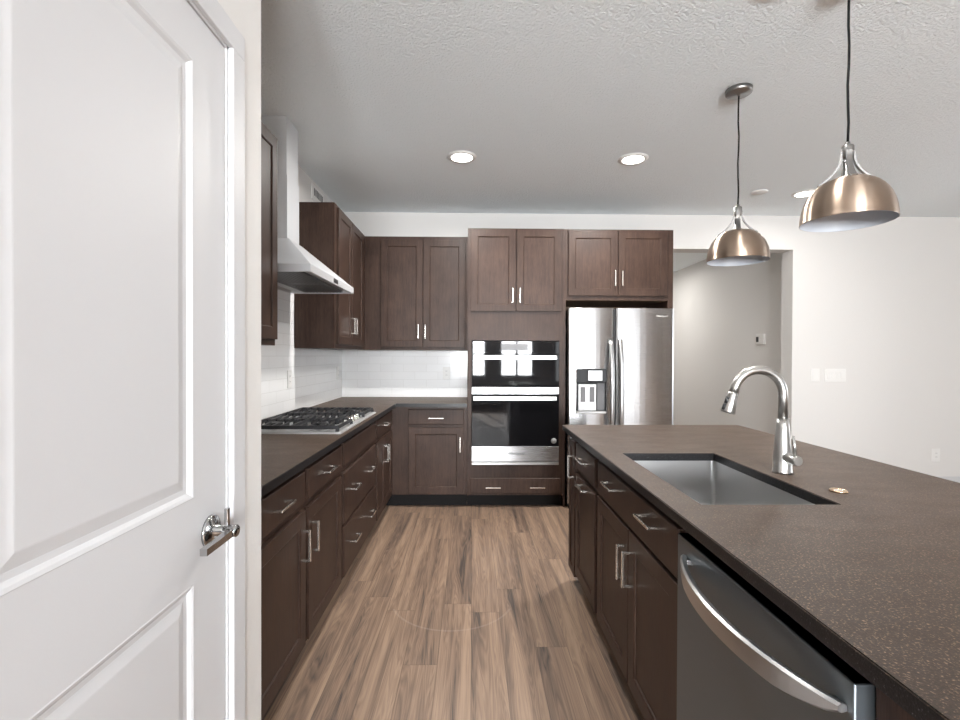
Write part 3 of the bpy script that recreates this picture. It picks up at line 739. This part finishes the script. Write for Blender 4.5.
g = G(); g.tube([(fx, fy - 2.7, 38.6), (fx - 0.35, fy - 2.7, 41.6)], [0.24, 0.19], 12); g.build('lever', 'faucet', hv)
t = thing('disposal_button', 'small round metal disposal switch button on the island counter', 'button', (44.4, 57.4, 36))
G().lathe([(0.55, 36.0), (0.95, 36.0), (0.98, 36.14), (0.86, 36.26), (0.62, 36.24), (0.55, 36.14)], (44.4, 57.4, 0), 28, closed=True).build('ring', 'copper_ring', t)
G().lathe([(0.01, 36.0), (0.54, 36.0), (0.54, 36.16), (0.01, 36.2)], (44.4, 57.4, 0), 24).build('push_cap', 'plastic', t)

# ------------------------------------------------------------------ pendant lights
PX = 55.8
t0 = thing('pendant_light', 'brushed metal dome pendant farther away, its round ceiling canopy in view', 'pendant light', (PX, 100.6, 72.9), 'dome pendants over the island')
Pc = (PX, 100.6, 0)
prof = [(5.95, 72.4), (6.0, 72.48), (5.95, 72.6)] + [(5.95 * c(a) ** 0.74, 72.6 + 6.3 * s(a)) for a in [math.radians(x) for x in range(6, 84, 6)]] + [(0.75, 79.0)]
inner = [(r - 0.07 if r > 0.8 else r, z - 0.07 if z > 72.6 else z) for r, z in prof]
g = G(); g.lathe(prof, Pc, 72); bmesh.ops.delete(g.bm, geom=[f for f in g.bm.faces if len(f.verts) > 4], context='FACES')
sh = g.build('shade', 'spun', t0)
g = G(); g.lathe(inner, Pc, 72); bmesh.ops.delete(g.bm, geom=[f for f in g.bm.faces if len(f.verts) > 4], context='FACES'); g.build('shade_lining', 'shade_inside', sh)
g = G(); g.lathe([(0.01, 78.5), (1.1, 78.7), (1.1, 79.05), (0.6, 79.25), (0.55, 81.3), (0.01, 81.3)], Pc, 24); g.build('socket', 'nickel_dark', t0)
for k_ in range(4):
    a = PI / 4 + k_ * PI / 2 + 0.35; ca, sa = c(a), s(a); lp = []
    for i in range(13):
        q = i / 12; r = 0.62 + 2.75 * (1 - q) ** 2.4; z = 78.0 + 4.8 * q + (1 - q) * 0.15
        if i == 0: r += 0.15
        lp.append([(PX + ca * (r + e) - sa * wd, 100.6 + sa * (r + e) + ca * wd, z + e * 0.5) for e, wd in ((0.0, -0.38), (0.22, -0.38), (0.22, 0.38), (0.0, 0.38))])
    g = G(); g.loops(lp); g.build('yoke_arm', 'nickel_dark', t0)
g = G(); g.lathe([(0.01, 82.0), (0.78, 82.0), (0.82, 82.1), (0.82, 83.6), (0.7, 83.75), (0.35, 83.9), (0.3, 84.3), (0.01, 84.3)], Pc, 24); g.build('cap', 'nickel_dark', t0)
g = G(); pts = [(PX + (0.10 * s(i * 1.7) if 0 < i < 8 else 0), 100.6, 84.2 + (CZ - 1.0 - 84.2) * i / 8) for i in range(9)]
g.tube(pts, 0.17, 8); g.build('cord', 'rubber', t0)
g = G(); g.lathe([(0.01, CZ - 1.45), (0.25, CZ - 1.45), (0.3, CZ - 1.0), (2.3, CZ - 1.0), (2.55, CZ - 0.85), (2.6, CZ - 0.02), (0.01, CZ - 0.02)], Pc, 40); g.build('canopy', 'nickel_dark', t0)
g = G(); g.lathe([(0.01, 74.2), (0.75, 74.4), (1.15, 75.2), (1.0, 76.2), (0.55, 77.2), (0.5, 78.4), (0.01, 78.4)], Pc, 24); g.build('bulb', 'bulb', t0)
t1 = copy_tree(t0); t1.location = Vector((PX, 71.0, 72.9)) * S
t1['label'] = 'brushed metal dome pendant nearer the camera, hanging on the right, larger in view'

# ------------------------------------------------------------------ recessed ceiling lights
dl0 = None
for x, y, lb in ((-3.1, 136.2, 'round lit recessed ceiling light in front of the wall ovens, leftmost in view'),
                 (45.5, 136.4, 'round lit recessed ceiling light before the refrigerator, middle one in view'),
                 (113.9, 163.5, 'round lit recessed ceiling light behind the pendants, near hall opening'),
                 (-3.1, 71.0, 'round lit recessed ceiling light above the aisle, just above the picture'),
                 (45.7, 71.0, 'round lit recessed ceiling light above the sink, just above the picture')):
    if dl0 is None:
        dl0 = thing('ceiling_light', lb, 'ceiling light', (x, y, CZ), 'recessed ceiling lights')
        g = G(); g.lathe([(2.95, CZ - 0.02), (4.15, CZ - 0.02), (4.1, CZ - 0.12), (3.5, CZ - 0.4), (3.15, CZ - 0.42), (2.95, CZ - 0.3)], (x, y, 0), 48, closed=True); g.build('trim_ring', 'plastic', dl0)
        g = G(); g.lathe([(0.01, CZ - 0.02), (3.0, CZ - 0.02), (3.0, CZ - 0.30), (1.5, CZ - 0.36), (0.01, CZ - 0.38)], (x, y, 0), 40); g.build('lens', 'lens', dl0)
        ld = bpy.data.lights.new('downlight_beam', 'AREA'); ld.shape = 'DISK'; ld.size = 5.6 * S; ld.energy = 30; ld.spread = 3.0; ld.color = (1, 0.97, 0.93)
        lo_ = bpy.data.objects.new('downlight_beam', ld); COL.objects.link(lo_); lo_.parent = dl0; lo_.location = (0, 0, -0.5 * S)
    else:
        d = copy_tree(dl0); d.location = Vector((x, y, CZ)) * S; d['label'] = lb
        if x > 100:
            for ch in d.children:
                if ch.type == 'LIGHT': ch.data = ch.data.copy(); ch.data.name = 'downlight_far'; ch.data.energy = 5
        if y < 100:
            for ch in d.children:
                if ch.type == 'LIGHT': ch.data = ch.data.copy(); ch.data.name = 'downlight_near'; ch.data.energy = 2.5; ch.data.spread = 1.8

# ------------------------------------------------------------------ wall plates, vents, thermostat
def plate(F, u, v, wd, ht, lab, cat, name, loc, n, kind, group=None):
    t = thing(name, lab, cat, loc, group)
    g = G(); g.rings(F, u - wd / 2, u + wd / 2, v - ht / 2, v + ht / 2, [(0, 0.01), (0, 0.16), (0.14, 0.25)]); pp = g.build('plate', 'plastic', t)
    for i in range(n):
        uc = u + (i - (n - 1) / 2) * 1.81
        if kind == 'switch':
            g = G(); g.rings(F, uc - 0.66, uc + 0.66, v - 1.3, v + 1.3, [(0, 0.2), (0, 0.34), (0.08, 0.4)]); g.build('rocker', 'plastic', pp)
        else:
            for dv in (-0.78, 0.78):
                g = G(); g.rings(F, uc - 0.62, uc + 0.62, v + dv - 0.55, v + dv + 0.55, [(0, 0.2), (0, 0.3), (0.1, 0.34)]); rc = g.build('receptacle', 'plastic', pp)
                g = G()
                for du in (-0.22, 0.22): g.fbox(F, uc + du - 0.05, uc + du + 0.05, v + dv - 0.12, v + dv + 0.22, 0.33, 0.36)
                g.build('slot', 'dark_plastic', rc)
    return t
FW = FB(YB); FT = FB(YB - 0.35); FTL = FL(XW + 0.35)
hall = copy_tree(dl0); hall.location = Vector((98, 300, CZ)) * S;  # added lamp, out of view, to brighten the hall wall
for ch in hall.children:
    if ch.type == 'LIGHT': ch.data = ch.data.copy(); ch.data.name = 'hall_fill_beam'; ch.data.energy = 17
hall['label'] = 'added unseen ceiling light brightening the hall, hidden behind the refrigerator side'
plate(FW, 136.95, 45.1, 3.4, 5.2, 'white single light switch on the back wall beside the hall opening', 'switch', 'light_switch', (136.95, YB, 42.5), 1, 'switch')
plate(FW, 145.0, 45.0, 8.6, 5.2, 'wide white four-gang switch plate on the back wall', 'switch', 'light_switch', (145.0, YB, 42.4), 4, 'switch')
plate(FW, 186.2, 13.1, 3.3, 5.2, 'white wall outlet low on the back wall above the island edge', 'outlet', 'wall_outlet', (186.2, YB, 10.5), 1, 'outlet')
plate(FT, -10.1, 45.4, 2.9, 4.9, 'white outlet on the back tile beside the wall ovens', 'outlet', 'wall_outlet', (-10.1, YB, 43), 1, 'outlet')
plate(FTL, 134.7, 45.6, 2.9, 4.9, 'white outlet on the left tile wall behind the cooktop', 'outlet', 'wall_outlet', (XW, 134.7, 43), 1, 'outlet')
plate(FTL, 183.0, 45.6, 2.9, 4.9, 'white outlet on the left tile wall close to the corner', 'outlet', 'wall_outlet', (XW, 183, 43), 1, 'outlet')
FH = FI(134.3)
t = thing('thermostat', 'small white wall thermostat with dark display in the hall opening', 'thermostat', (134.3, 221.2, 58))
g = G(); g.rings(FH, 218.2, 224.2, 58.0, 63.0, [(0, 0.02), (0, 0.7), (0.25, 0.95)]); th = g.build('housing', 'plastic', t)
G().fbox(FH, 222.0, 223.9, 59.2, 61.6, 0.9, 1.0).build('screen', 'dark_plastic', th)
t = thing('wall_vent', 'white slotted vent grille high on the left wall above corner cabinet', 'vent', (XW, 160, 102.6))
FV = FL(XW)
g = G(); g.rings(FV, 154.0, 166.0, 102.4, 107.0, [(0, 0.02), (0, 0.3), (0.4, 0.45)]); vp = g.build('vent_frame', 'plastic', t)
for i in range(7):
    g = G(); u = 155.6 + i * 1.35; g.fbox(FV, u, u + 0.7, 103.6, 105.9, 0.42, 0.5); g.build('slot', 'dark_plastic', vp)
t = thing('smoke_detector', 'thin white ceiling disc beyond the farther pendant cord', 'detector', (97.5, 162.5, CZ))
G().lathe([(0.01, CZ - 0.02), (2.6, CZ - 0.02), (2.6, CZ - 0.2), (2.3, CZ - 0.4), (0.01, CZ - 0.42)], (97.5, 162.5, 0), 32).build('disc', 'plastic', t)
